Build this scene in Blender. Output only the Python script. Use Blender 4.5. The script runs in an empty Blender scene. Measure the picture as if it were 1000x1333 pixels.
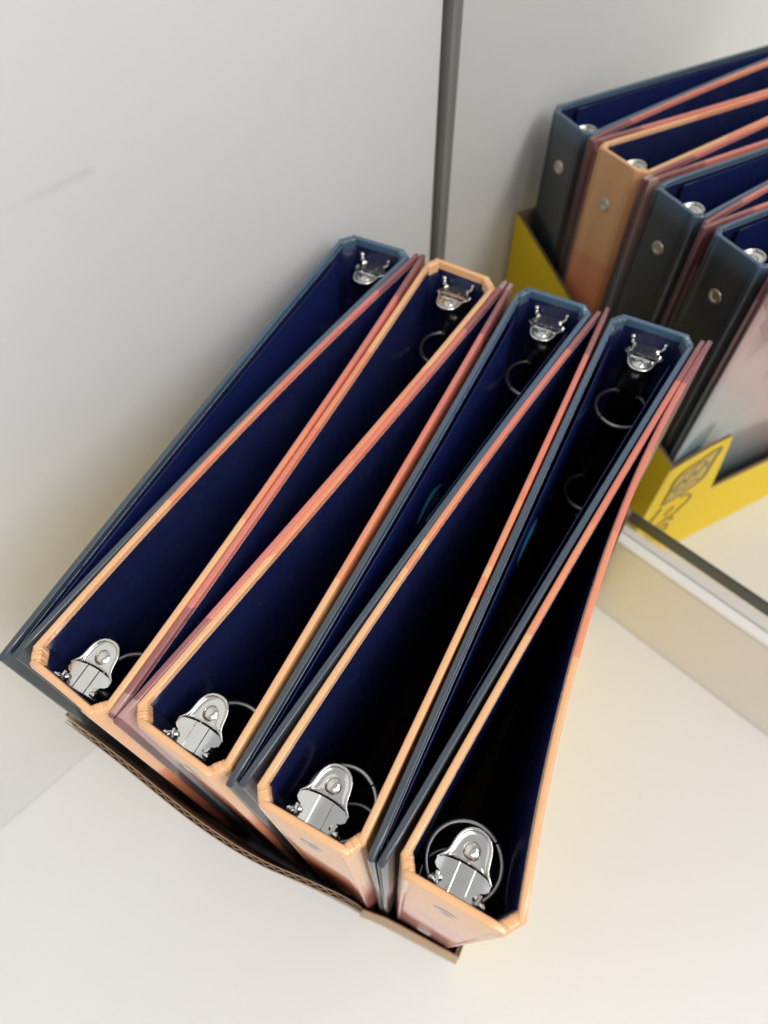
import bpy, bmesh, math, random
from mathutils import Vector, Matrix
random.seed(4)
scn = bpy.context.scene
C = scn.collection

# ------------------------------------------------------------------ camera
CAM_Z = 0.56
right = Vector((0.99983435, -0.01520167, -0.01000898))
up = Vector((0.01820084, 0.83507996, 0.54982741))
back = right.cross(up).normalized(); up = back.cross(right).normalized()
cd = bpy.data.cameras.new('camera'); cam = bpy.data.objects.new('camera', cd); C.objects.link(cam)
M = Matrix((right.normalized(), up, back)).transposed().to_4x4(); M.translation = Vector((0, 0, CAM_Z))
cam.matrix_world = M
cd.sensor_fit = 'VERTICAL'; cd.sensor_height = 36; cd.sensor_width = 27
cd.lens = 36 * 882.46 / 1333
cd.clip_start = 0.01; cd.clip_end = 50
cd.dof.use_dof = True; cd.dof.focus_distance = 0.25; cd.dof.aperture_fstop = cd.lens / 2.7
scn.camera = cam

# ------------------------------------------------------------------ world and lamps
w = bpy.data.worlds.new('World'); scn.world = w; w.use_nodes = True
bg = w.node_tree.nodes['Background']; bg.inputs[0].default_value = (0.99, 0.985, 1.0, 1); bg.inputs[1].default_value = 0.56

def area(name, loc, target, sx, sy, power, col):
    d = bpy.data.lights.new(name, 'AREA'); d.shape = 'RECTANGLE'; d.size = sx; d.size_y = sy; d.energy = power; d.color = col
    o = bpy.data.objects.new(name, d); C.objects.link(o); o.location = loc
    o.rotation_euler = (Vector(target) - Vector(loc)).to_track_quat('-Z', 'Y').to_euler()
    return o
area('ceiling_lamp', (0.55, -0.95, 2.2), (0.0, 0.1, 0.2), 1.4, 0.8, 15, (1.0, 0.99, 0.985))
area('ceiling_lamp', (1.40, -0.70, 1.75), (0.1, 0.15, 0.1), 1.2, 0.9, 36, (1.0, 0.99, 0.975))
scn.view_settings.view_transform = 'Standard'; scn.view_settings.look = 'None'
scn.view_settings.exposure = 0.02; scn.view_settings.gamma = 1.0
scn.cycles.max_bounces = 12; scn.cycles.glossy_bounces = 8

# ------------------------------------------------------------------ frames
RU = Vector((0.88114571, -0.47284484)); RV = Vector((0.47284484, 0.88114571))      # along the row / along the depth of the binders
MN = Vector((0.70957074, 0.70463421)); MT = Vector((0.70463421, -0.70957074))      # mirror normal (away from camera) / along the mirror
MC = 0.32703; WT = -0.2703; WEND = 0.3193
def uv(u, v): return RU * u + RV * v
def nt(n, t): return MN * n + MT * t
TOP = 0.3253; BOT = 0.0035; HB = TOP - BOT

# ------------------------------------------------------------------ node helpers
class NT:
    def __init__(s, name):
        s.m = bpy.data.materials.new(name); s.m.use_nodes = True; s.t = s.m.node_tree; s.b = s.t.nodes['Principled BSDF']
    def n(s, ty, **kw):
        x = s.t.nodes.new(ty)
        for k, v in kw.items(): setattr(x, k, v)
        return x
    def l(s, a, b): s.t.links.new(a, b)
    def math(s, op, a, b=None, clamp=False):
        x = s.n('ShaderNodeMath', operation=op); x.use_clamp = clamp
        for i, q in enumerate((a, b)):
            if q is None: continue
            if isinstance(q, (int, float)): x.inputs[i].default_value = q
            else: s.l(q, x.inputs[i])
        return x.outputs[0]
    def noise(s, vec, scale, detail=3, rough=0.55):
        x = s.n('ShaderNodeTexNoise'); x.inputs['Scale'].default_value = scale; x.inputs['Detail'].default_value = detail; x.inputs['Roughness'].default_value = rough
        if vec is not None: s.l(vec, x.inputs['Vector'])
        return x
    def ramp(s, f, stops, interp='LINEAR'):
        x = s.n('ShaderNodeValToRGB'); x.color_ramp.interpolation = interp; e = x.color_ramp.elements
        while len(e) < len(stops): e.new(0.5)
        for q, (p, c) in zip(e, stops): q.position = p; q.color = (*c, 1) if len(c) == 3 else c
        s.l(f, x.inputs[0]); return x.outputs[0]
    def mix(s, f, a, b, mode='MIX'):
        x = s.n('ShaderNodeMix', data_type='RGBA', blend_type=mode)
        for i, q in ((0, f), (6, a), (7, b)):
            if isinstance(q, (int, float)): x.inputs[i].default_value = q
            elif isinstance(q, tuple): x.inputs[i].default_value = (*q, 1)
            else: s.l(q, x.inputs[i])
        return x.outputs[2]
    def bump(s, h, strength, dist):
        x = s.n('ShaderNodeBump'); x.inputs['Strength'].default_value = strength; x.inputs['Distance'].default_value = dist
        s.l(h, x.inputs['Height']); s.l(x.outputs[0], s.b.inputs['Normal']); return x
    def obj(s): return s.n('ShaderNodeTexCoord').outputs['Object']
    def set(s, **kw):
        for k, v in kw.items():
            k = k.replace('_', ' ')
            s.b.inputs[k].default_value = (*v, 1) if isinstance(v, tuple) and len(v) == 3 else v
        return s

# ------------------------------------------------------------------ materials
def mat_print(name, flip):
    """Printed gradient of flat facets: depth from the spine plus height decide the colour, voronoi facets make it step; navy faces also have shade painted in."""
    k = NT(name); co = k.obj()
    sx = k.n('ShaderNodeSeparateXYZ'); k.l(co, sx.inputs[0])
    y, z = sx.outputs[1], sx.outputs[2]
    at = k.n('ShaderNodeAttribute', attribute_type='OBJECT', attribute_name='shift')
    h = k.math('SUBTRACT', HB, z)
    cb = k.n('ShaderNodeCombineXYZ'); k.l(k.math('ADD', y, k.math('MULTIPLY', z, 0.55)), cb.inputs[0]); k.l(k.math('SUBTRACT', z, k.math('MULTIPLY', y, 0.35)), cb.inputs[1]); k.l(k.math('ADD', k.math('MULTIPLY', sx.outputs[0], 0.6), at.outputs['Fac']), cb.inputs[2])
    vo = k.n('ShaderNodeTexVoronoi', feature='F1', distance='CHEBYCHEV'); vo.inputs['Scale'].default_value = 17 if not flip else 13; vo.inputs['Randomness'].default_value = 1.0
    k.l(cb.outputs[0], vo.inputs['Vector'])
    vs = k.n('ShaderNodeSeparateColor'); k.l(vo.outputs['Color'], vs.inputs[0])
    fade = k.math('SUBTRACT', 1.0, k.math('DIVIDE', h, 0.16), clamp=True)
    jit = k.math('MULTIPLY', k.math('MULTIPLY', k.math('SUBTRACT', vs.outputs[0], 0.5), 0.07), fade)
    # brushed streaks lower down
    mp = k.n('ShaderNodeMapping'); mp.inputs['Rotation'].default_value = (math.radians(38), 0, 0); mp.inputs['Scale'].default_value = (1, 30, 5); k.l(co, mp.inputs[0])
    stk = k.math('MULTIPLY', k.math('MULTIPLY', k.math('SUBTRACT', k.noise(mp.outputs[0], 1.0, 3).outputs[0], 0.5), 0.14), k.math('SUBTRACT', 1.0, fade))
    d = k.math('MULTIPLY', y, 0.56 / 0.275)
    p = k.math('ADD', k.math('ADD', k.math('ADD', d, k.math('MULTIPLY', h, 0.65 / HB)), jit), stk)
    p = k.math('ADD', k.math('ADD', k.math('MULTIPLY', p, 0.62), 0.06), at.outputs['Fac'])
    qz = k.math('DIVIDE', k.math('FLOOR', k.math('ADD', k.math('MULTIPLY', p, 15.0), 0.5)), 15.0)
    fq = k.math('MULTIPLY', fade, 0.7)
    p = k.math('ADD', k.math('MULTIPLY', p, k.math('SUBTRACT', 1.0, fq)), k.math('MULTIPLY', qz, fq))
    if not flip:
        col = k.ramp(p, [(0.0, (0.84, 0.48, 0.23)), (0.14, (0.83, 0.44, 0.205)), (0.19, (0.79, 0.29, 0.14)), (0.25, (0.76, 0.215, 0.125)), (0.35, (0.64, 0.19, 0.15)), (0.40, (0.28, 0.09, 0.09)), (0.44, (0.24, 0.08, 0.09)),
                         (0.465, (0.52, 0.33, 0.29)), (0.51, (0.42, 0.37, 0.37)), (0.56, (0.27, 0.38, 0.42)), (1.0, (0.12, 0.20, 0.26))])
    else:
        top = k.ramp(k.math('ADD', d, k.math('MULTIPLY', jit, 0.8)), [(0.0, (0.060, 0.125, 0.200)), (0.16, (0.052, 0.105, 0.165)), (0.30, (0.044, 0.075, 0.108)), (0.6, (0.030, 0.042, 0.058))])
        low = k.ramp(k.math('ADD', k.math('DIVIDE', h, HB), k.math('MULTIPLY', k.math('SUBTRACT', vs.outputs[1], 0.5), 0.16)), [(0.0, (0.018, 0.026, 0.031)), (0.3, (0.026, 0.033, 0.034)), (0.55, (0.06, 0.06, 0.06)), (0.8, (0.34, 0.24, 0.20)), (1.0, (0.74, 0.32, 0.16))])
        col = k.mix(k.math('MULTIPLY', k.math('DIVIDE', h, 0.014), 1.0, clamp=True), top, low)  # charcoal just under the top edge is shade on the faces, painted into colour
    if not flip:   # dark turned-over strip along the opening edge
        foe = k.ramp(k.math('DIVIDE', h, HB), [(0.0, (0.22, 0.08, 0.085)), (0.08, (0.11, 0.045, 0.045)), (0.35, (0.05, 0.045, 0.05)), (1.0, (0.03, 0.04, 0.06))])
        col = k.mix(k.math('MULTIPLY', k.math('SUBTRACT', y, 0.2785), 3000, clamp=True), col, foe)
    k.l(col, k.b.inputs['Base Color'])
    g = k.noise(co, 900, 2); g2 = k.noise(co, 60, 2)
    k.bump(k.math('ADD', k.math('MULTIPLY', g.outputs[0], 0.3), k.math('MULTIPLY', g2.outputs[0], 1.0)), 0.08, 0.0003)
    k.l(k.ramp(g2.outputs[0], [(0.3, (0.38,) * 3), (0.7, (0.46,) * 3)]), k.b.inputs['Roughness'])
    k.set(IOR=1.45, Coat_Weight=0.85, Coat_Roughness=0.11)
    return k.m
P_PEACH = mat_print('printed_board_peach_top', False)
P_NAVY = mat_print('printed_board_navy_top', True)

k = NT('navy_lining'); co = k.obj(); nz = k.noise(co, 25, 3)
du = k.noise(co, 950, 1, 0.3); dust = k.ramp(du.outputs[0], [(0.79, (0, 0, 0)), (0.81, (1, 1, 1))])
sm = k.math('MULTIPLY', k.ramp(k.noise(co, 34, 5, 0.65).outputs[0], [(0.55, (0, 0, 0)), (0.74, (1, 1, 1))]), 0.35)
k.l(k.mix(dust, k.mix(sm, k.mix(nz.outputs[0], (0.0078, 0.0120, 0.052), (0.0104, 0.0155, 0.068)), (0.035, 0.040, 0.075)), (0.18, 0.19, 0.24)), k.b.inputs['Base Color'])
k.l(k.ramp(nz.outputs[0], [(0.3, (0.20,) * 3), (0.75, (0.42,) * 3)]), k.b.inputs['Roughness']); k.bump(k.noise(co, 420, 3).outputs[0], 0.08, 0.0003); LINING = k.m
k = NT('lining_cut_edge'); k.l(k.ramp(k.noise(k.obj(), 260, 4, 0.8).outputs[0], [(0.34, (0.05, 0.06, 0.10)), (0.46, (0.45, 0.46, 0.50))]), k.b.inputs['Base Color']); k.set(Roughness=0.5); LEDGE = k.m
k = NT('blue_plastic_sheet'); co = k.obj(); k.l(k.mix(k.noise(co, 30).outputs[0], (0.006, 0.012, 0.070), (0.010, 0.018, 0.095)), k.b.inputs['Base Color']); k.set(Roughness=0.27); k.bump(k.noise(co, 18, 2).outputs[0], 0.15, 0.002); SHEET = k.m
k = NT('cyan_print'); co = k.obj(); k.l(k.mix(k.noise(co, 300).outputs[0], (0.0, 0.16, 0.28), (0.0, 0.24, 0.38)), k.b.inputs['Base Color']); k.set(Roughness=0.35); CYAN = k.m
k = NT('chrome'); co = k.obj(); nz = k.noise(co, 160, 3); k.l(k.mix(nz.outputs[0], (0.60, 0.595, 0.565), (0.70, 0.695, 0.66)), k.b.inputs['Base Color']); k.l(k.ramp(nz.outputs[0], [(0.3, (0.10,) * 3), (0.75, (0.19,) * 3)]), k.b.inputs['Roughness']); k.set(Metallic=1.0); k.bump(k.noise(co, 120, 2).outputs[0], 0.10, 0.0006); CHROME = k.m
k = NT('dark_rail'); k.set(Metallic=1.0, Roughness=0.35, Base_Color=(0.16, 0.16, 0.165)); k.bump(k.noise(k.obj(), 300, 2).outputs[0], 0.05, 0.0003); RAIL = k.m
k = NT('ring_steel'); k.set(Metallic=1.0, Roughness=0.30, Base_Color=(0.52, 0.51, 0.49)); k.bump(k.noise(k.obj(), 700, 2).outputs[0], 0.05, 0.0002); STEEL = k.m
k = NT('dull_rivet'); k.l(k.mix(k.noise(k.obj(), 500).outputs[0], (0.58, 0.55, 0.48), (0.68, 0.65, 0.58)), k.b.inputs['Base Color']); k.set(Metallic=1.0, Roughness=0.3); RIVET = k.m

k = NT('white_laminate_wall'); co = k.obj()
sx = k.n('ShaderNodeSeparateXYZ'); k.l(co, sx.inputs[0])    # object x = along the wall (n), z = height
n1 = k.noise(co, 3.5, 4); n2 = k.noise(co, 45, 3)
col = k.mix(n1.outputs[0], (0.70, 0.695, 0.69), (0.76, 0.755, 0.75))
wob = k.math('MULTIPLY', k.math('SUBTRACT', n2.outputs[0], 0.5), 0.004)
slope = k.math('ADD', 0.4085, wob)
dz = k.math('ABSOLUTE', k.math('SUBTRACT', sx.outputs[2], slope))
band = k.math('SUBTRACT', 1.0, k.math('DIVIDE', dz, 0.0026), clamp=True)
xa = k.math('MULTIPLY', k.math('SUBTRACT', sx.outputs[0], 0.060), 25, clamp=True); xb = k.math('MULTIPLY', k.math('SUBTRACT', 0.108, sx.outputs[0]), 300, clamp=True)
sc = k.math('MULTIPLY', k.math('MULTIPLY', band, k.math('MULTIPLY', xa, xb)), 0.26)
smudge = k.math('MULTIPLY', k.ramp(k.noise(co, 9, 6, 0.7).outputs[0], [(0.60, (0, 0, 0)), (0.75, (1, 1, 1))]), 0.08)
k.l(k.mix(k.math('ADD', sc, smudge, clamp=True), col, (0.42, 0.40, 0.40)), k.b.inputs['Base Color'])
k.l(k.ramp(n2.outputs[0], [(0.3, (0.30,) * 3), (0.7, (0.42,) * 3)]), k.b.inputs['Roughness']); k.bump(k.noise(co, 380, 2).outputs[0], 0.06, 0.0004); WALL = k.m
k = NT('white_shelf_laminate'); co = k.obj(); n1 = k.noise(co, 5, 5); n2 = k.noise(co, 70, 3)
spk = k.ramp(k.noise(co, 260, 2, 0.4).outputs[0], [(0.74, (0, 0, 0)), (0.78, (1, 1, 1))])
k.l(k.mix(k.math('MULTIPLY', spk, 0.22), k.mix(n1.outputs[0], (0.76, 0.75, 0.73), (0.81, 0.80, 0.785)), (0.5, 0.48, 0.45)), k.b.inputs['Base Color'])
k.l(k.ramp(n2.outputs[0], [(0.3, (0.38,) * 3), (0.7, (0.5,) * 3)]), k.b.inputs['Roughness']); k.bump(n2.outputs[0], 0.04, 0.001); SHELF = k.m
k = NT('satin_skirting'); co = k.obj(); n1 = k.noise(co, 30, 3); k.l(k.mix(n1.outputs[0], (0.78, 0.755, 0.70), (0.82, 0.80, 0.745)), k.b.inputs['Base Color']); k.set(Roughness=0.16, IOR=1.6); k.bump(n1.outputs[0], 0.05, 0.002); SKIRT = k.m
k = NT('mirror_glass'); k.set(Metallic=1.0, Base_Color=(0.88, 0.885, 0.86)); k.l(k.ramp(k.noise(k.obj(), 40, 4).outputs[0], [(0.4, (0.0,) * 3), (0.9, (0.02,) * 3)]), k.b.inputs['Roughness']); MIRROR = k.m
k = NT('brushed_channel'); k.set(Metallic=1.0, Roughness=0.17, Base_Color=(0.80, 0.79, 0.76)); k.bump(k.noise(k.obj(), 90, 2).outputs[0], 0.05, 0.0005); ALU = k.m
k = NT('bright_channel_lip'); k.l(k.mix(k.noise(k.obj(), 90, 2).outputs[0], (0.88, 0.88, 0.87), (0.92, 0.92, 0.91)), k.b.inputs['Base Color']); k.set(Roughness=0.25); LIP = k.m
k = NT('dark_glass_edge'); k.l(k.mix(k.noise(k.obj(), 60, 3).outputs[0], (0.055, 0.062, 0.050), (0.085, 0.092, 0.075)), k.b.inputs['Base Color']); k.set(Roughness=0.25); EDGE = k.m
k = NT('grey_gasket'); k.l(k.mix(k.noise(k.obj(), 50, 3).outputs[0], (0.21, 0.21, 0.19), (0.25, 0.25, 0.225)), k.b.inputs['Base Color']); k.set(Roughness=0.55); GASK = k.m

k = NT('yellow_printed_card'); co = k.obj(); n1 = k.noise(co, 40, 4); k.l(k.mix(n1.outputs[0], (0.97, 0.67, 0.013), (0.98, 0.71, 0.020)), k.b.inputs['Base Color']); k.set(Roughness=0.45, IOR=1.3); k.bump(k.noise(co, 240, 2).outputs[0], 0.12, 0.0006); YELLOW = k.m
k = NT('kraft_card'); co = k.obj(); n1 = k.noise(co, 220, 4); k.l(k.mix(n1.outputs[0], (0.26, 0.18, 0.11), (0.38, 0.28, 0.18)), k.b.inputs['Base Color']); k.set(Roughness=0.85); k.bump(n1.outputs[0], 0.3, 0.0006); KRAFT = k.m
k = NT('pale_kraft'); n1 = k.noise(k.obj(), 200, 4); k.l(k.mix(n1.outputs[0], (0.42, 0.31, 0.19), (0.56, 0.43, 0.28)), k.b.inputs['Base Color']); k.set(Roughness=0.8); k.bump(n1.outputs[0], 0.3, 0.0005); FLAP = k.m
k = NT('tan_ink'); k.l(k.mix(k.noise(k.obj(), 130, 4, 0.7).outputs[0], (0.55, 0.40, 0.08), (0.78, 0.58, 0.11)), k.b.inputs['Base Color']); k.set(Roughness=0.5); TAN = k.m
k = NT('brown_ink'); k.l(k.mix(k.noise(k.obj(), 300).outputs[0], (0.30, 0.21, 0.10), (0.38, 0.27, 0.12)), k.b.inputs['Base Color']); k.set(Roughness=0.5); INK = k.m

# ------------------------------------------------------------------ mesh helpers
def link(name, verts, faces, mat, parent=None, smooth=False, mats=None, fm=None):
    me = bpy.data.meshes.new(name); me.from_pydata([tuple(v) for v in verts], [], faces); me.update()
    bm = bmesh.new(); bm.from_mesh(me); bmesh.ops.recalc_face_normals(bm, faces=bm.faces); bm.to_mesh(me); bm.free()
    for m in ([mat] if mats is None else mats): me.materials.append(m)
    if fm:
        for p in me.polygons: p.material_index = fm(p)
    if smooth:
        for p in me.polygons: p.use_smooth = True
    o = bpy.data.objects.new(name, me); C.objects.link(o); o.parent = parent
    return o
def auto(o, deg=35):
    for p in o.data.polygons: p.use_smooth = True
    o.data.set_sharp_from_angle(angle=math.radians(deg)); return o
def tag(o, label, cat, group=None, kind=None):
    if label: o['label'] = label
    if cat: o['category'] = cat
    if group: o['group'] = group
    if kind: o['kind'] = kind
    return o
def empty(name, loc, rz):
    o = bpy.data.objects.new(name, None); C.objects.link(o); o.location = loc; o.rotation_euler = (0, 0, rz); o.empty_display_size = 0.02; return o
def normals2(path):
    out = []
    for i, p in enumerate(path):
        a = path[max(0, i - 1)]; b = path[min(len(path) - 1, i + 1)]
        t = (b - a).normalized(); out.append(Vector((-t.y, t.x)))
    return out
def sweep(name, path, inside, t0, t1, z0, z1, mat, parent, r=0.0008, wob=0.0, mats=None, fm=None, endr=True, topf=None):
    """Board swept along a plan path; t is measured from the path towards the point 'inside'."""
    ns = normals2(path)
    mid = path[len(path) // 2]
    if (inside - mid).dot(ns[len(path) // 2]) < 0: ns = [-n for n in ns]
    r = min(r, (t1 - t0) * 0.48); q = r * 0.3
    prof = [(t0, z0 + r), (t0 + q, z0 + q), (t0 + r, z0), (t1 - r, z0), (t1 - q, z0 + q), (t1, z0 + r),
            (t1, z1 - r), (t1 - q, z1 - q), (t1 - r, z1), (t0 + r, z1), (t0 + q, z1 - q), (t0, z1 - r)]
    tm = (t0 + t1) / 2; zm = (z0 + z1) / 2
    st = list(zip(path, ns))
    secs = []
    for i, (p, n) in enumerate(st):
        dz = (random.uniform(-1, 1) * wob); dt = random.uniform(-1, 1) * wob
        hz = topf(i / (len(st) - 1)) if topf else 0
        secs.append([(p.x + n.x * (t + (dt if t > tm else 0)), p.y + n.y * (t + (dt if t > tm else 0)), z + ((dz + hz) if z > zm else 0)) for t, z in prof])
    if endr:
        for end in (0, -1):
            p, n = st[end]; tv = (st[1][0] - st[0][0]).normalized() if end == 0 else (st[-1][0] - st[-2][0]).normalized()
            e = r * 0.75 * (-1 if end == 0 else 1)
            s = [(p.x + n.x * (tm + (t - tm) * 0.62) + tv.x * e, p.y + n.y * (tm + (t - tm) * 0.62) + tv.y * e, z - (r * 0.6 if z > zm else -r * 0.6)) for t, z in prof]
            if end == 0: secs.insert(0, s)
            else: secs.append(s)
    k = len(prof); V = [v for s in secs for v in s]; F = []
    for i in range(len(secs) - 1):
        for j in range(k):
            F.append((i * k + j, i * k + (j + 1) % k, (i + 1) * k + (j + 1) % k, (i + 1) * k + j))
    F.append(tuple(range(k))[::-1]); F.append(tuple((len(secs) - 1) * k + j for j in range(k)))
    o = link(name, V, F, mat, parent, mats=mats, fm=fm)
    return auto(o, 50)
def line2(a, b, n, bow=Vector((0, 0))):
    return [a.lerp(b, i / n) + bow * (4 * (i / n) * (1 - i / n)) for i in range(n + 1)]
def tube_mesh(paths, rad, k=8, closed=False):
    """list of 3-D polylines -> verts, faces of round tubes; rad number or function of parameter"""
    V, F = [], []
    for path in paths:
        n = len(path); base = len(V)
        for i, p in enumerate(path):
            a = path[(i - 1) % n] if (closed or i > 0) else path[i]
            b = path[(i + 1) % n] if (closed or i < n - 1) else path[i]
            t = (b - a).normalized()
            ref = Vector((0, 0, 1)) if abs(t.z) < 0.9 else Vector((1, 0, 0))
            x = t.cross(ref).normalized(); y = t.cross(x).normalized()
            rr = rad(i / (n - 1)) if callable(rad) else rad
            for j in range(k):
                an = 2 * math.pi * j / k; V.append(p + (x * math.cos(an) + y * math.sin(an)) * rr)
        for i in range(n if closed else n - 1):
            for j in range(k):
                i2 = (i + 1) % n
                F.append((base + i * k + j, base + i * k + (j + 1) % k, base + i2 * k + (j + 1) % k, base + i2 * k + j))
        if not closed:
            F.append(tuple(base + j for j in range(k))[::-1]); F.append(tuple(base + (n - 1) * k + j for j in range(k)))
    return V, F
def box_pts(pts, z0, z1):
    n = len(pts); V = [(p.x, p.y, z0) for p in pts] + [(p.x, p.y, z1) for p in pts]
    F = [tuple(range(n))[::-1], tuple(range(n, 2 * n))] + [(i, (i + 1) % n, n + (i + 1) % n, n + i) for i in range(n)]
    return V, F

# ------------------------------------------------------------------ setting: shelf, wall
V, F = box_pts([nt(-1.1, WT - 0.02), nt(-1.1, 1.2), nt(MC + 0.02, 1.2), nt(MC + 0.02, WT - 0.02)], -0.03, 0.0)
tag(link('shelf_surface', V, F, SHELF), None, None, kind='structure')
wall = None
def slab_nt(name, n0, n1, t0, t1, z0, z1, mat, parent=None, bev=0.0, local=False):
    """box aligned with the mirror frame; the object's x axis runs along n, y along -t"""
    V, F = box_pts([Vector((n0, -t0)), Vector((n1, -t0)), Vector((n1, -t1)), Vector((n0, -t1))], z0, z1)
    o = link(name, V, F, mat, parent)
    if parent is None: o.rotation_euler = (0, 0, math.atan2(MN.y, MN.x))
    if bev:
        bm = bmesh.new(); bm.from_mesh(o.data); bmesh.ops.bevel(bm, geom=list(bm.edges), offset=bev, segments=2, affect='EDGES'); bm.to_mesh(o.data); bm.free(); auto(o, 40)
    return o
tag(slab_nt('wall', -1.1, WEND, WT - 0.018, WT, 0.0005, 1.3, WALL, bev=0.0008), None, None, kind='structure')

# ------------------------------------------------------------------ mirror on the back of the shelf
mir = empty('mirror', (0, 0, 0), math.atan2(MN.y, MN.x))
tag(mir, 'frameless wall mirror behind the binders reflecting their far spines', 'mirror')
slab_nt('mirror_glass', MC, MC + 0.005, WT + 0.004, 1.2, 0.134, 1.3, MIRROR, mir)
slab_nt('glass_edge', MC - 0.0012, MC + 0.0052, WT + 0.004, 1.2, 0.1225, 0.1338, EDGE, mir, bev=0.0004)
slab_nt('side_gasket', MC - 0.004, MC + 0.006, WT - 0.018, WT + 0.0038, 0.001, 1.3, GASK, mir)
slab_nt('backing_strip', MC + 0.0005, MC + 0.005, WT + 0.004, 1.2, 0.1035, 0.1224, ALU, mir)
slab_nt('channel_lip', MC - 0.0075, MC + 0.0004, WT + 0.004, 1.2, 0.1003, 0.1050, LIP, mir, bev=0.0008)
sk = slab_nt('skirting_board', MC - 0.007, MC + 0.006, WT + 0.004, 1.2, 0.0006, 0.1000, SKIRT, bev=0.0008)
tag(sk, 'glossy cream skirting strip below the mirror along the shelf back', 'skirting')

# ------------------------------------------------------------------ ring mechanism (built once, copied)
TH = 0.0027
def mech_meshes():
    res = {}
    # y = distance from the outer face of the spine, z measured from the binder top downwards
    zt = HB
    def mk(name, V, F, mat, deg=35):
        o = link(name, V, F, mat); auto(o, deg); me = o.data; bpy.data.objects.remove(o); return me
    # rail: arched channel along the spine
    V, F = [], []; n = 9
    for z in (zt - 0.195, zt - 0.193, zt - 0.0142, zt - 0.0125):
        sc = 0.92 if z in (zt - 0.195, zt - 0.0125) else 1.0
        for i in range(n):
            a = math.pi * i / (n - 1); V.append((-math.cos(a) * 0.0085 * sc, TH + 0.0007 + math.sin(a) ** 0.7 * 0.0048 * sc, z))
    for s in range(3):
        for i in range(n - 1): F.append((s * n + i, s * n + i + 1, (s + 1) * n + i + 1, (s + 1) * n + i))
        F.append((s * n + n - 1, s * n, (s + 1) * n, (s + 1) * n + n - 1))
    F.append(tuple(range(n))); F.append(tuple(3 * n + i for i in range(n))[::-1])
    for bz, br in ((0.031, 0.0042), (0.168, 0.0042)):     # bosses on the rail
        b1 = len(V); K = 14
        for r_, d_ in ((1.0, 0.0046), (0.95, 0.0062), (0.7, 0.0074), (0.35, 0.0078)):
            for j in range(K):
                an = 2 * math.pi * j / K; V.append((br * r_ * math.cos(an), TH + d_, zt - bz + br * r_ * math.sin(an)))
        for s_ in range(3):
            for j in range(K): F.append((b1 + s_ * K + j, b1 + s_ * K + (j + 1) % K, b1 + (s_ + 1) * K + (j + 1) % K, b1 + (s_ + 1) * K + j))
        F.append(tuple(b1 + 3 * K + j for j in range(K)))
    res['rail'] = mk('rail', V, F, RAIL)
    # plate: nearly level, arched across, notched at both sides
    crease = lambda x: 0.0134 - 14 * x * x
    cols = []
    xs = [-9.4, -9.2, -8.4, -7.01, -7.0, -6, -4.5, -3.3, -3.1, -2.3, -2.1, -1, 0, 1, 2.1, 2.3, 3.1, 3.3, 4.5, 6, 7.0, 7.01, 8.4, 9.2, 9.4]
    V, F = [], []; ny = 6
    for x in xs:
        X = x / 1000
        if abs(x) <= 7.0: a = 0.0036
        elif abs(x) < 9: a = 0.0080 + 0.0004 * (abs(x) - 7)
        else: a = 0.0094
        b = crease(X) - 0.0001
        rib = 0.0005 if 2.3 <= abs(x) <= 3.1 else 0.0
        for j in range(ny):
            y = a + (b - a) * j / (ny - 1)
            z = zt - 0.0108 + 0.03 * (y - 0.004) - 9 * X * X + rib
            V.append((X, y, z))
    N0 = len(V)
    V += [(x, y, z - 0.0007) for x, y, z in V]
    m = len(xs)
    for i in range(m - 1):
        for j in range(ny - 1):
            a, b, c_, d = i * ny + j, i * ny + j + 1, (i + 1) * ny + j + 1, (i + 1) * ny + j
            F.append((a, b, c_, d)); F.append((N0 + d, N0 + c_, N0 + b, N0 + a))
    rim = [i * ny for i in range(m)] + [(m - 1) * ny + j for j in range(1, ny)] + [i * ny + ny - 1 for i in range(m - 2, -1, -1)] + [j for j in range(ny - 2, 0, -1)]
    for q in range(len(rim)):
        a, b = rim[q], rim[(q + 1) % len(rim)]; F.append((a, b, N0 + b, N0 + a))
    res['tab_plate'] = mk('tab_plate', V, F, CHROME, 30)
    # lever: bell outline with a raised rolled rim and a pressed dome
    half = [(9.4, 11.5), (8.9, 12.2), (8.1, 12.9), (7.3, 13.8), (6.75, 15.0), (6.4, 16.4), (6.2, 18.0), (5.95, 19.6), (5.35, 21.3), (4.3, 22.9), (2.8, 24.0), (1.0, 24.5)]
    half = [(x / 1000, y / 1000) for x, y in half]
    out = [(x, y) for x, y in half] + [(-x, y) for x, y in half[::-1]]
    zl = lambda x, y: zt - 0.0112 + 0.07 * (y - 0.012) - 5 * x * x
    rimp = [Vector((x, y, zl(x, y) + 0.0002)) for x, y in out]
    V, F = tube_mesh([rimp], lambda t: 0.00075 if 0.08 < t < 0.92 else 0.0005, 8)
    # pressed plate inside the rim, in concentric loops
    lo = [(x, y) for x, y in out] + [(x, 0.0139 - 14 * x * x + 0.0002) for x in (-0.006, -0.003, 0, 0.003, 0.006)]
    cx_, cy_ = 0.0, 0.0172
    b0 = len(V); L = len(lo)
    for s, dz in ((1.0, 0.0), (0.84, -0.0008), (0.55, -0.0005)):
        for x, y in lo: V.append(Vector((cx_ + (x - cx_) * s, cy_ + (y - cy_) * s, zl(x * s, cy_ + (y - cy_) * s) + dz)))
    for s in range(2):
        for i in range(L): F.append((b0 + s * L + i, b0 + s * L + (i + 1) % L, b0 + (s + 1) * L + (i + 1) % L, b0 + (s + 1) * L + i))
    F.append(tuple(b0 + 2 * L + i for i in range(L)))
    # dome
    b1 = len(V); K = 18
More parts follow.
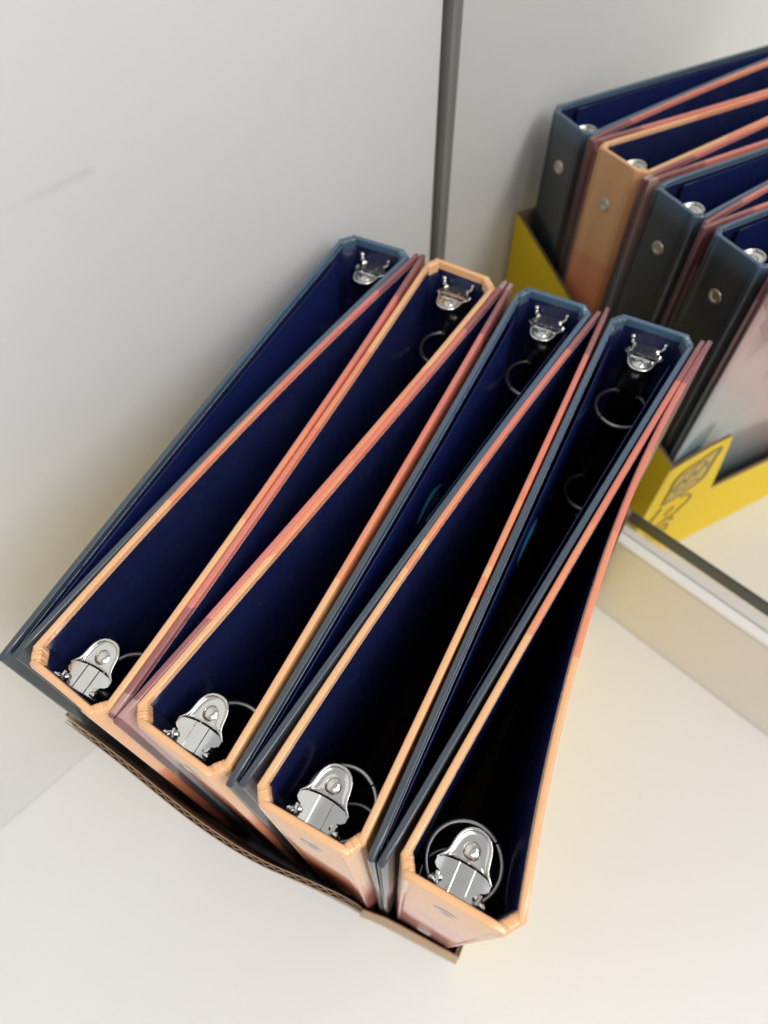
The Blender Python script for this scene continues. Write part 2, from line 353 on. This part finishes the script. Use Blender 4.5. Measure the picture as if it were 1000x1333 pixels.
    for r_, h in ((3.9, -0.35), (3.5, 0.0), (2.9, 0.55), (2.1, 1.1), (1.1, 1.45)):
        for j in range(K):
            a = 2 * math.pi * j / K; x, y = r_ / 1000 * math.cos(a), 0.0182 + r_ / 1000 * math.sin(a); V.append(Vector((x, y, zl(0, 0.0182) - 0.001 + h / 1000)))
    for s in range(4):
        for j in range(K): F.append((b1 + s * K + j, b1 + s * K + (j + 1) % K, b1 + (s + 1) * K + (j + 1) % K, b1 + (s + 1) * K + j))
    F.append(tuple(b1 + 4 * K + j for j in range(K)))
    res['lever'] = mk('lever', V, F, CHROME, 60)
    # wire prongs curling out at the foot of the plate
    for sgn in (-1, 1):
        pts = [Vector((sgn * x / 1000, y / 1000, zt + z / 1000)) for x, y, z in ((6.2, 6.4, -11.0), (7.0, 5.8, -10.6), (7.9, 5.3, -9.9), (8.6, 4.9, -8.8), (8.9, 4.6, -7.8), (8.8, 4.3, -7.0), (8.3, 4.4, -7.0), (8.1, 4.9, -7.6))]
        V, F = tube_mesh([pts], lambda t: 0.00135 - 0.0004 * t, 8)
        pts2 = [Vector((sgn * x / 1000, y / 1000, zt + z / 1000)) for x, y, z in ((6.9, 4.2, -9.6), (7.3, 6.0, -9.2), (7.6, 7.2, -9.7))]
        V2, F2 = tube_mesh([pts2], 0.0008, 6); o_ = len(V); V += V2; F += [tuple(i + o_ for i in f) for f in F2]
        res['prong%d' % sgn] = mk('prong', V, F, CHROME, 50)
    # rings
    R = 0.0139
    for q, dz in enumerate((0.0445, 0.1245)):
        pts = []
        for i in range(49):
            a = math.radians(52 + 3.5) + (2 * math.pi - math.radians(3)) * i / 48
            pts.append(Vector((R * math.cos(a), 0.0184 + R * math.sin(a), zt - dz)))
        V, F = tube_mesh([pts], 0.00125, 10)
        # collars where the ring is fixed in the rail
        for s in (-1, 1):
            cp = [Vector((s * 0.0052, 0.0062, zt - dz)), Vector((s * 0.0062, 0.0076, zt - dz))]
            V2, F2 = tube_mesh([cp], 0.0016, 10); o_ = len(V); V += V2; F += [tuple(i + o_ for i in f) for f in F2]
        res['ring%d' % q] = mk('ring', V, F, STEEL, 60)
    # rivet head on the outside of the spine
    V, F = [], []; K = 20
    for r_, d in ((4.5, 0.0), (4.3, -0.35), (3.5, -0.6), (2.7, -0.55), (2.3, -0.15), (0.9, -0.1)):
        for j in range(K):
            a = 2 * math.pi * j / K; V.append((r_ / 1000 * math.cos(a), d / 1000, r_ / 1000 * math.sin(a)))
    for s in range(5):
        for j in range(K): F.append((s * K + j, s * K + (j + 1) % K, (s + 1) * K + (j + 1) % K, (s + 1) * K + j))
    F.append(tuple(5 * K + j for j in range(K)))
    res['rivet'] = mk('rivet', V, F, RIVET, 40)
    return res
ME = mech_meshes()
def inst(name, me, parent):
    o = bpy.data.objects.new(name, me); C.objects.link(o); o.parent = parent; return o

# ------------------------------------------------------------------ binders
# per side: hinge start on the cover, spine corner, cover tip (u, v in mm), bow in mm; left side first
def b_(far, L, R): return (far, L, R)
BIND = {
 'F1': (1, ((-180.6, 290.1), (-175.3, 296.4), (-170.3, 15.6), -1.2), ((-138.1, 292.3), (-143.6, 297.0), (-163.7, 19.0), -2.2)),
 'N1': (0, ((-161.8, 24.8), (-157.9, 19.0), (-136.9, 297.2), -3.9), ((-120.8, 19.6), (-125.9, 14.4), (-131.0, 297.8), 2.2)),
 'F2': (1, ((-128.0, 292.0), (-124.3, 298.6), (-120.5, 17.8), 1.4), ((-86.0, 289.6), (-92.1, 296.2), (-114.7, 16.6), 1.5)),
 'N2': (0, ((-113.6, 25.2), (-109.2, 19.8), (-84.5, 298.0), 0.8), ((-72.3, 22.1), (-76.8, 16.4), (-78.5, 296.4), 0.6)),
 'F3': (1, ((-74.8, 291.0), (-71.1, 298.0), (-70.7, 17.7), 1.0), ((-34.3, 292.6), (-38.7, 297.9), (-64.3, 19.6), -1.4)),
 'N3': (0, ((-61.2, 22.0), (-57.0, 16.9), (-32.7, 296.4), -3.6), ((-21.2, 23.0), (-24.5, 16.9), (-26.9, 300.6), 0.5)),
 'F4': (1, ((-24.7, 294.2), (-19.8, 299.9), (-18.9, 19.6), -0.8), ((18.0, 292.9), (13.8, 299.4), (-12.8, 19.6), -0.9)),
 'N4': (0, ((-10.0, 25.6), (-6.4, 20.1), (19.5, 298.0), -1.4), ((31.4, 26.0), (26.8, 19.9), (25.4, 299.6), -12.0)),
}
LABEL = {
 'F1': 'slate navy ring binder nearest the white wall, its spine toward the mirror',
 'N1': 'peach-edged ring binder with near spine at the far left end of the box front',
 'F2': 'only peach ring binder whose spine faces the mirror',
 'N2': 'peach-edged ring binder with near spine, second from the white wall among near spines',
 'F3': 'slate navy ring binder facing the mirror, just right of the mirror-facing peach one',
 'N3': 'peach-edged ring binder with near spine, third from the white wall among near spines',
 'F4': 'slate navy ring binder facing the mirror, farthest from the white wall',
 'N4': 'outermost peach-edged ring binder with bowed cover at the open right end of box',
}
ROWANG = math.atan2(RU.y, RU.x)
def make_binder(key):
    far, L, R = BIND[key]
    navy = key in ('F1', 'F3', 'F4')
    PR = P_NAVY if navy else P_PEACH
    sgn = -1 if far else 1
    o2 = (Vector(L[1]) + Vector(R[1])) / 2000
    org = uv(o2.x, o2.y)
    ang = ROWANG + (math.pi if far else 0)
    e = empty('ring_binder', (org.x, org.y, BOT), ang)
    tag(e, LABEL[key], 'ring binder', 'ring binders packed in the yellow display box')
    loc = lambda p: Vector(((p[0] / 1000 - o2.x) * sgn, (p[1] / 1000 - o2.y) * sgn))
    inside = Vector((0, 0.12))
    sides = []; SH = {'N1': 0.0, 'N2': 0.01, 'N3': -0.02, 'N4': -0.01, 'F2': 0.012, 'F1': 0.31, 'F3': 0.17, 'F4': 0.05}[key]
    for S in (L, R):
        a, s, t = loc(S[0]), loc(S[1]), loc(S[2]); bow = Vector((S[3] / 1000 * sgn, 0))
        cov = line2(a, t, 22, bow)
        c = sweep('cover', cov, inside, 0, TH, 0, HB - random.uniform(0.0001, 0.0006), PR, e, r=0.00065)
        lp = line2(a, t, 22, bow)
        lp = [p for i, p in enumerate(lp) if i > 0]; lp[-1] = lp[-1].lerp(lp[-2], 0.35); lp[0] = a.lerp(t, 0.002)
        def edge(p):
            return 1 if (p.normal.z > 0.6 and p.center.z > HB * 0.5) else 0
        sweep('lining', lp, inside, TH - 0.0003, TH + 0.00018, 0.004, HB - 0.0032, LINING, c, r=0.0001, mats=[LINING, LEDGE], fm=edge, endr=False)
        # hinge
        d = (s - a)
        hp = [a - d * 0.03 + (s + d * 0.03 - a + d * 0.03) * (i / 24) for i in range(25)]
        wr = [random.uniform(-1, 1) * 0.0002 for _ in range(26)]
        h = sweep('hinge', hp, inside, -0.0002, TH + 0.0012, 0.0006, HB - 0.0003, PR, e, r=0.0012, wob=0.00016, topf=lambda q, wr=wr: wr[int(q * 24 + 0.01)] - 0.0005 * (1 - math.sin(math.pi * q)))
        hl = [a - d * 0.10 + (d * 1.20) * (i / 6) for i in range(7)]
        sweep('lining', hl, inside, 0.0011, TH + 0.0016, 0.0045, HB - 0.0062, LINING, h, r=0.0001, endr=False)
        sides.append((a, s, t, bow))
    sp = line2(sides[0][1], sides[1][1], 6)
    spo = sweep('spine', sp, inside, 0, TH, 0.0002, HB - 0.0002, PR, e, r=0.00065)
    sweep('lining', sp, inside, TH - 0.0003, TH + 0.0005, 0.004, HB - 0.0044, LINING, spo, r=0.0001, endr=False)
    # blue plastic sheets inside the covers
    sheets = {'F1': ((0, 0.96),), 'F3': ((0, 0.97), (1, 0.55)), 'F4': ((0, 0.97), (1, 0.78))}.get(key, ())
    for si, send in sheets:
        a, s, t, bow = sides[si]
        nst = 20; s0 = 0.055; path = []
        for i in range(nst + 1):
            q = s0 + (send - s0) * i / nst
            path.append(a.lerp(t, q) + bow * (4 * q * (1 - q)))
        ns = normals2(path)
        if (inside - path[nst // 2]).dot(ns[nst // 2]) < 0: ns = [-n for n in ns]
        path = [p + n * (TH + 0.0003 + 0.0021 * (1 - (s0 + (send - s0) * i / nst)) ** 0.8) for i, (p, n) in enumerate(zip(path, ns))]
        sh = sweep('plastic_sheet', path, inside, 0, 0.0006, 0.012, HB - 0.0042, SHEET, e, r=0.0003)
        if si == 0:   # small printed mark on the sheet
            strokes = []
            def on(q, zz):
                f = q * nst; i = min(nst - 1, int(f)); p = path[i].lerp(path[i + 1], f - i) + ns[i] * 0.00075
                return Vector((p.x, p.y, zz - BOT))
            arc = [on(0.36 + 0.115 * j / 12, 0.2865 + 0.0065 * math.sin(math.pi * j / 12) + 0.004 * j / 12) for j in range(13)]
            V, F = tube_mesh([arc], lambda t: 0.00018 + 0.0009 * math.sin(math.pi * min(1, max(0, t))) ** 1.0, 6)
            for j in range(7):
                q = 0.375 + 0.013 * j
                V2, F2 = tube_mesh([[on(q, 0.2845), on(q + 0.004, 0.2795 + 0.001 * (j % 3))]], 0.00028, 5); o_ = len(V); V += V2; F += [tuple(i + o_ for i in f) for f in F2]
            link('printed_mark', V, F, CYAN, sh)
    for q in e.children: q['shift'] = SH
    # ring mechanism
    m = inst('ring_mechanism', ME['rail'], e)
    for nm, kk in (('tab_plate', 'tab_plate'), ('lever', 'lever'), ('prong', 'prong-1'), ('prong', 'prong1'), ('ring', 'ring0'), ('ring', 'ring1')):
        inst(nm, ME[kk], m)
    tilt = random.uniform(-1, 1)
    m.location = (random.uniform(-0.0006, 0.0006), 0, random.uniform(-0.0006, 0.0006)); m.rotation_euler = (0, 0, math.radians(tilt))
    for zz in (0.2935, 0.100):
        r_ = inst('rivet', ME['rivet'], e); r_.location = (0, -0.00005, zz - BOT)
    return e
for key in BIND: make_binder(key)

# ------------------------------------------------------------------ yellow corrugated display box
bx = empty('display_box', (0, 0, 0), ROWANG)      # local x = u, local y = v
tag(bx, 'yellow corrugated cardboard display box holding the ring binders upright', 'display box')
CT = 0.0025
def interp(pts, x):
    for (x0, y0), (x1, y1) in zip(pts, pts[1:]):
        if x0 <= x <= x1: return y0 + (y1 - y0) * (x - x0) / max(1e-9, x1 - x0)
    return pts[-1][1] if x > pts[-1][0] else pts[0][1]
def resample(path, step):
    out = [path[0]]
    for a, b in zip(path, path[1:]):
        n = max(1, int((b - a).length / step + 0.5)); out += [a.lerp(b, i / n) for i in range(1, n + 1)]
    return out
def smooth_path(pts, step):
    """Catmull-Rom"""
    P = [pts[0]] + pts + [pts[-1]]; out = []
    for i in range(1, len(P) - 2):
        p0, p1, p2, p3 = P[i - 1], P[i], P[i + 1], P[i + 2]; n = max(2, int((p2 - p1).length / step))
        for j in range(n):
            t = j / n; out.append(0.5 * ((2 * p1) + (p2 - p0) * t + (2 * p0 - 5 * p1 + 4 * p2 - p3) * t * t + (3 * p1 - p0 - 3 * p2 + p3) * t ** 3))
    out.append(pts[-1]); return out
def card_panel(path, inward, ztop, disp, z0=0.0002, skin=None):
    """side of the box: outer printed liner, fluted core, inner kraft liner; disp(p, z) = lean towards 'inward' at height z"""
    path = [Vector(p) for p in path]; ns = normals2(path)
    if ns[len(ns) // 2].dot(Vector(inward)) < 0: ns = [-n for n in ns]
    s = [0.0]
    for a, b in zip(path, path[1:]): s.append(s[-1] + (b - a).length)
    zs = [ztop(p, q / s[-1]) for p, q in zip(path, s)]
    def sheet(name, t0, t1, mat, parent, dz=0.0):
        V, F = [], []
        for p, n, z in zip(path, ns, zs):
            for t, zz in ((t0, z0), (t1, z0), (t1, z + dz), (t0, z + dz)):
                t += disp(p, zz); V.append((p.x + n.x * t, p.y + n.y * t, zz))
        for i in range(len(path) - 1):
            for j in range(4): F.append((i * 4 + j, i * 4 + (j + 1) % 4, i * 4 + 4 + (j + 1) % 4, i * 4 + 4 + j))
        F.append((0, 1, 2, 3)); F.append(tuple(4 * (len(path) - 1) + j for j in range(4)))
        return link(name, V, F, mat, parent, mats=[mat, KRAFT], fm=lambda q: 0 if q.index % 4 == 3 and q.index < 4 * (len(path) - 1) else 1)
    o = sheet('side_panel', 0, 0.0004, skin or YELLOW, bx)
    sheet('inner_liner', CT - 0.0005, CT, KRAFT, o)
    # flutes
    per = 0.0052; n = int(s[-1] / per * 10); V, F = [], []
    for i in range(n + 1):
        d = s[-1] * i / n; j = max(q for q in range(len(s) - 1) if s[q] <= d + 1e-9); f = (d - s[j]) / (s[j + 1] - s[j])
        p = path[j].lerp(path[j + 1], f); nn = ns[j].lerp(ns[j + 1], f); z = zs[j] + (zs[j + 1] - zs[j]) * f
        t = CT / 2 + math.sin(2 * math.pi * d / per) * (CT / 2 - 0.0009)
        for tt, zz in ((t - 0.00018, z0), (t + 0.00018, z0), (t + 0.00018, z - 0.0004), (t - 0.00018, z - 0.0004)):
            tt += disp(p, zz); V.append((p.x + nn.x * tt, p.y + nn.y * tt, zz))
    for i in range(n):
        for j in range(4): F.append((i * 4 + j, i * 4 + (j + 1) % 4, i * 4 + 4 + (j + 1) % 4, i * 4 + 4 + j))
    F.append((0, 1, 2, 3)); F.append(tuple(4 * n + j for j in range(4)))
    link('fluted_core', V, F, KRAFT, o)
    return o
UL0, UL1, UR, URF, VF = -0.1772, -0.1850, 0.0348, 0.0304, 0.3062
zslope = lambda u: 0.248 - 0.37 * (u + 0.185)
none = lambda p, z: 0.0
# near side: its upper rim has bellied out, the foot is straight
VB = [(UL0, 0.0124), (-0.150, 0.0106), (-0.126, 0.0104), (-0.077, 0.0124), (-0.0275, 0.0132), (UR, 0.0165)]
VTOP = [(UL0, 0.0119), (-0.1486, 0.0092), (-0.106, 0.0042), (-0.0745, 0.0037), (-0.049, 0.0070), (-0.0275, 0.0096)]
front = [Vector((p.x, interp(VB, p.x))) for p in smooth_path([Vector(p) for p in VTOP], 0.004)]
ft = smooth_path([Vector(p) for p in VTOP], 0.004)
card_panel(front, (0, 1), lambda p, q: zslope(p.x) - 0.001 - 0.05 * max(0, (q - 0.955) / 0.045) ** 2, lambda p, z: (interp([(q.x, q.y) for q in ft], p.x) - p.y) * z / zslope(p.x), skin=KRAFT)
VT2 = [(-0.0272, 0.0097), (-0.012, 0.0122), (0.008, 0.0132), (UR - 0.0005, 0.0142)]
front2 = [Vector((-0.0272 + (UR - 0.0005 + 0.0272) * i / 16, 0)) for i in range(17)]
for p in front2: p.y = interp(VB, p.x)
V, F = [], []      # folded flap
for p in front2:
    for t, zz in ((0, 0.0002), (0.0016, 0.0002), (0.0046, 0.0836), (0.0040, 0.0846), (0.0006, 0.0846), (0, 0.0838)):
        V.append((p.x, p.y + (interp(VT2, p.x) - p.y) * zz / 0.084 + t, zz))
for i in range(16):
    for j in range(6): F.append((i * 6 + j, i * 6 + (j + 1) % 6, i * 6 + 6 + (j + 1) % 6, i * 6 + 6 + j))
F.append(tuple(range(6))); F.append(tuple(96 + j for j in range(6)))
auto(link('folded_flap', V, F, FLAP, bx), 40)
# right side: low rim towards the front, raised tab at the far end, pressed in a little at the tab
ur = lambda v: UR + (URF - UR) * (v - 0.0165) / (VF - 0.0165)
LEAN = [(0, 0.0), (0.10, 0.0006), (0.225, 0.0034), (0.265, 0.0034), (0.285, 0.0020), (VF, 0.0003)]
rlean = lambda p, z: interp(LEAN, p.y) * z / 0.165
vs_ = [0.0170] + [0.0170 + 0.2105 * i / 16 for i in range(1, 17)] + [0.2300, 0.2345, 0.2390, 0.2430] + [0.2430 + (VF - 0.0003 - 0.2430) * i / 6 for i in range(1, 7)]
rp = card_panel([Vector((ur(v), v)) for v in vs_], (-1, 0), lambda p, q: interp([(0, 0.084), (0.2275, 0.0890), (0.2390, 0.150), (0.2430, 0.1650), (VF, 0.1635)], p.y), rlean)
card_panel(resample([Vector((UL1, VF)), Vector((URF - 0.0004, VF))], 0.02), (0, -1), lambda p, q: zslope(p.x), none)
card_panel(resample([Vector((UL0 - 0.0001, 0.0142)), Vector((UL1 - 0.0001, VF - 0.0004))], 0.02), (1, 0), lambda p, q: 0.2475, none)
V, F = box_pts([Vector((UL0 + 0.0035, 0.0165)), Vector((UR - 0.0035, 0.0205)), Vector((URF - 0.0035, VF - 0.0035)), Vector((UL1 + 0.0035, VF - 0.0035))], 0.0006, 0.0030)
link('base_panel', V, F, KRAFT, bx)
# drawn emblem and script on the tab (flat ink lines)
INKP = [
 [(0.2985, 0.121), (0.2985, 0.140), (0.2995, 0.152), (0.2955, 0.161), (0.2770, 0.1660), (0.2600, 0.1700), (0.2600, 0.157), (0.2600, 0.143), (0.2610, 0.133), (0.2700, 0.1260), (0.2830, 0.1225), (0.2975, 0.1205)],
 [(0.2955, 0.137), (0.2870, 0.148), (0.2830, 0.140), (0.2780, 0.153), (0.2740, 0.143), (0.2690, 0.158), (0.2650, 0.150)],
 [(0.2900, 0.130), (0.2860, 0.135), (0.2790, 0.131), (0.2740, 0.137), (0.2660, 0.134)],
 [(0.2920, 0.155), (0.2840, 0.157), (0.2780, 0.162), (0.2700, 0.160)],
 [(0.2775, 0.1180), (0.2680, 0.1150), (0.2625, 0.1090), (0.2640, 0.1010), (0.2715, 0.0910), (0.2780, 0.0840)],
 [(0.2790, 0.1050), (0.2860, 0.0960)],
 [(0.2780, 0.0880), (0.2870, 0.0830), (0.2960, 0.0780)],
 [(0.2700, 0.0830), (0.2715, 0.0790)],
 [(0.2965, 0.1150), (0.3020, 0.0980)],
 [(0.2960, 0.0700), (0.2840, 0.0730), (0.2740, 0.0760), (0.2720, 0.0660), (0.2800, 0.0600), (0.2900, 0.0580)],
]
ink_poly = smooth_path([Vector((v, z)) for v, z in INKP[0]], 0.003)
V = []
for d in (0.00005, 0.00022):
    for p in ink_poly:
        v_, z_ = p.x - 0.0100, p.y - 0.0140; V.append((ur(v_) - rlean(Vector((0, v_)), z_) + d, v_, z_))
n_ = len(ink_poly)
link('emblem_fill', V, [tuple(range(n_))[::-1], tuple(range(n_, 2 * n_))] + [(i, (i + 1) % n_, n_ + (i + 1) % n_, n_ + i) for i in range(n_)], TAN, rp)
for q, st in enumerate(INKP):
    pts = smooth_path([Vector((v, z)) for v, z in st], 0.0015) if len(st) > 2 else [Vector(p) for p in st]
    wd = 0.0017 if q in (6, 0) else 0.0014
    V, F = [], []
    nn = normals2(pts)
    for p, n in zip(pts, nn):
        for s in (-1, 1):
            for d in (0.0002, 0.0009):
                v_, z_ = p.x + n.x * s * wd * 0.6 - 0.0100, p.y + n.y * s * wd * 0.6 - 0.0140
                V.append((ur(v_) - rlean(Vector((0, v_)), z_) + d + 0.00004, v_, z_))
    for i in range(len(pts) - 1):
        a = i * 4; b = a + 4
        F += [(a, a + 1, b + 1, b), (a + 2, b + 2, b + 3, a + 3), (a + 1, a + 3, b + 3, b + 1), (a, b, b + 2, a + 2)]
    link('ink_stroke', V, F, INK, rp)
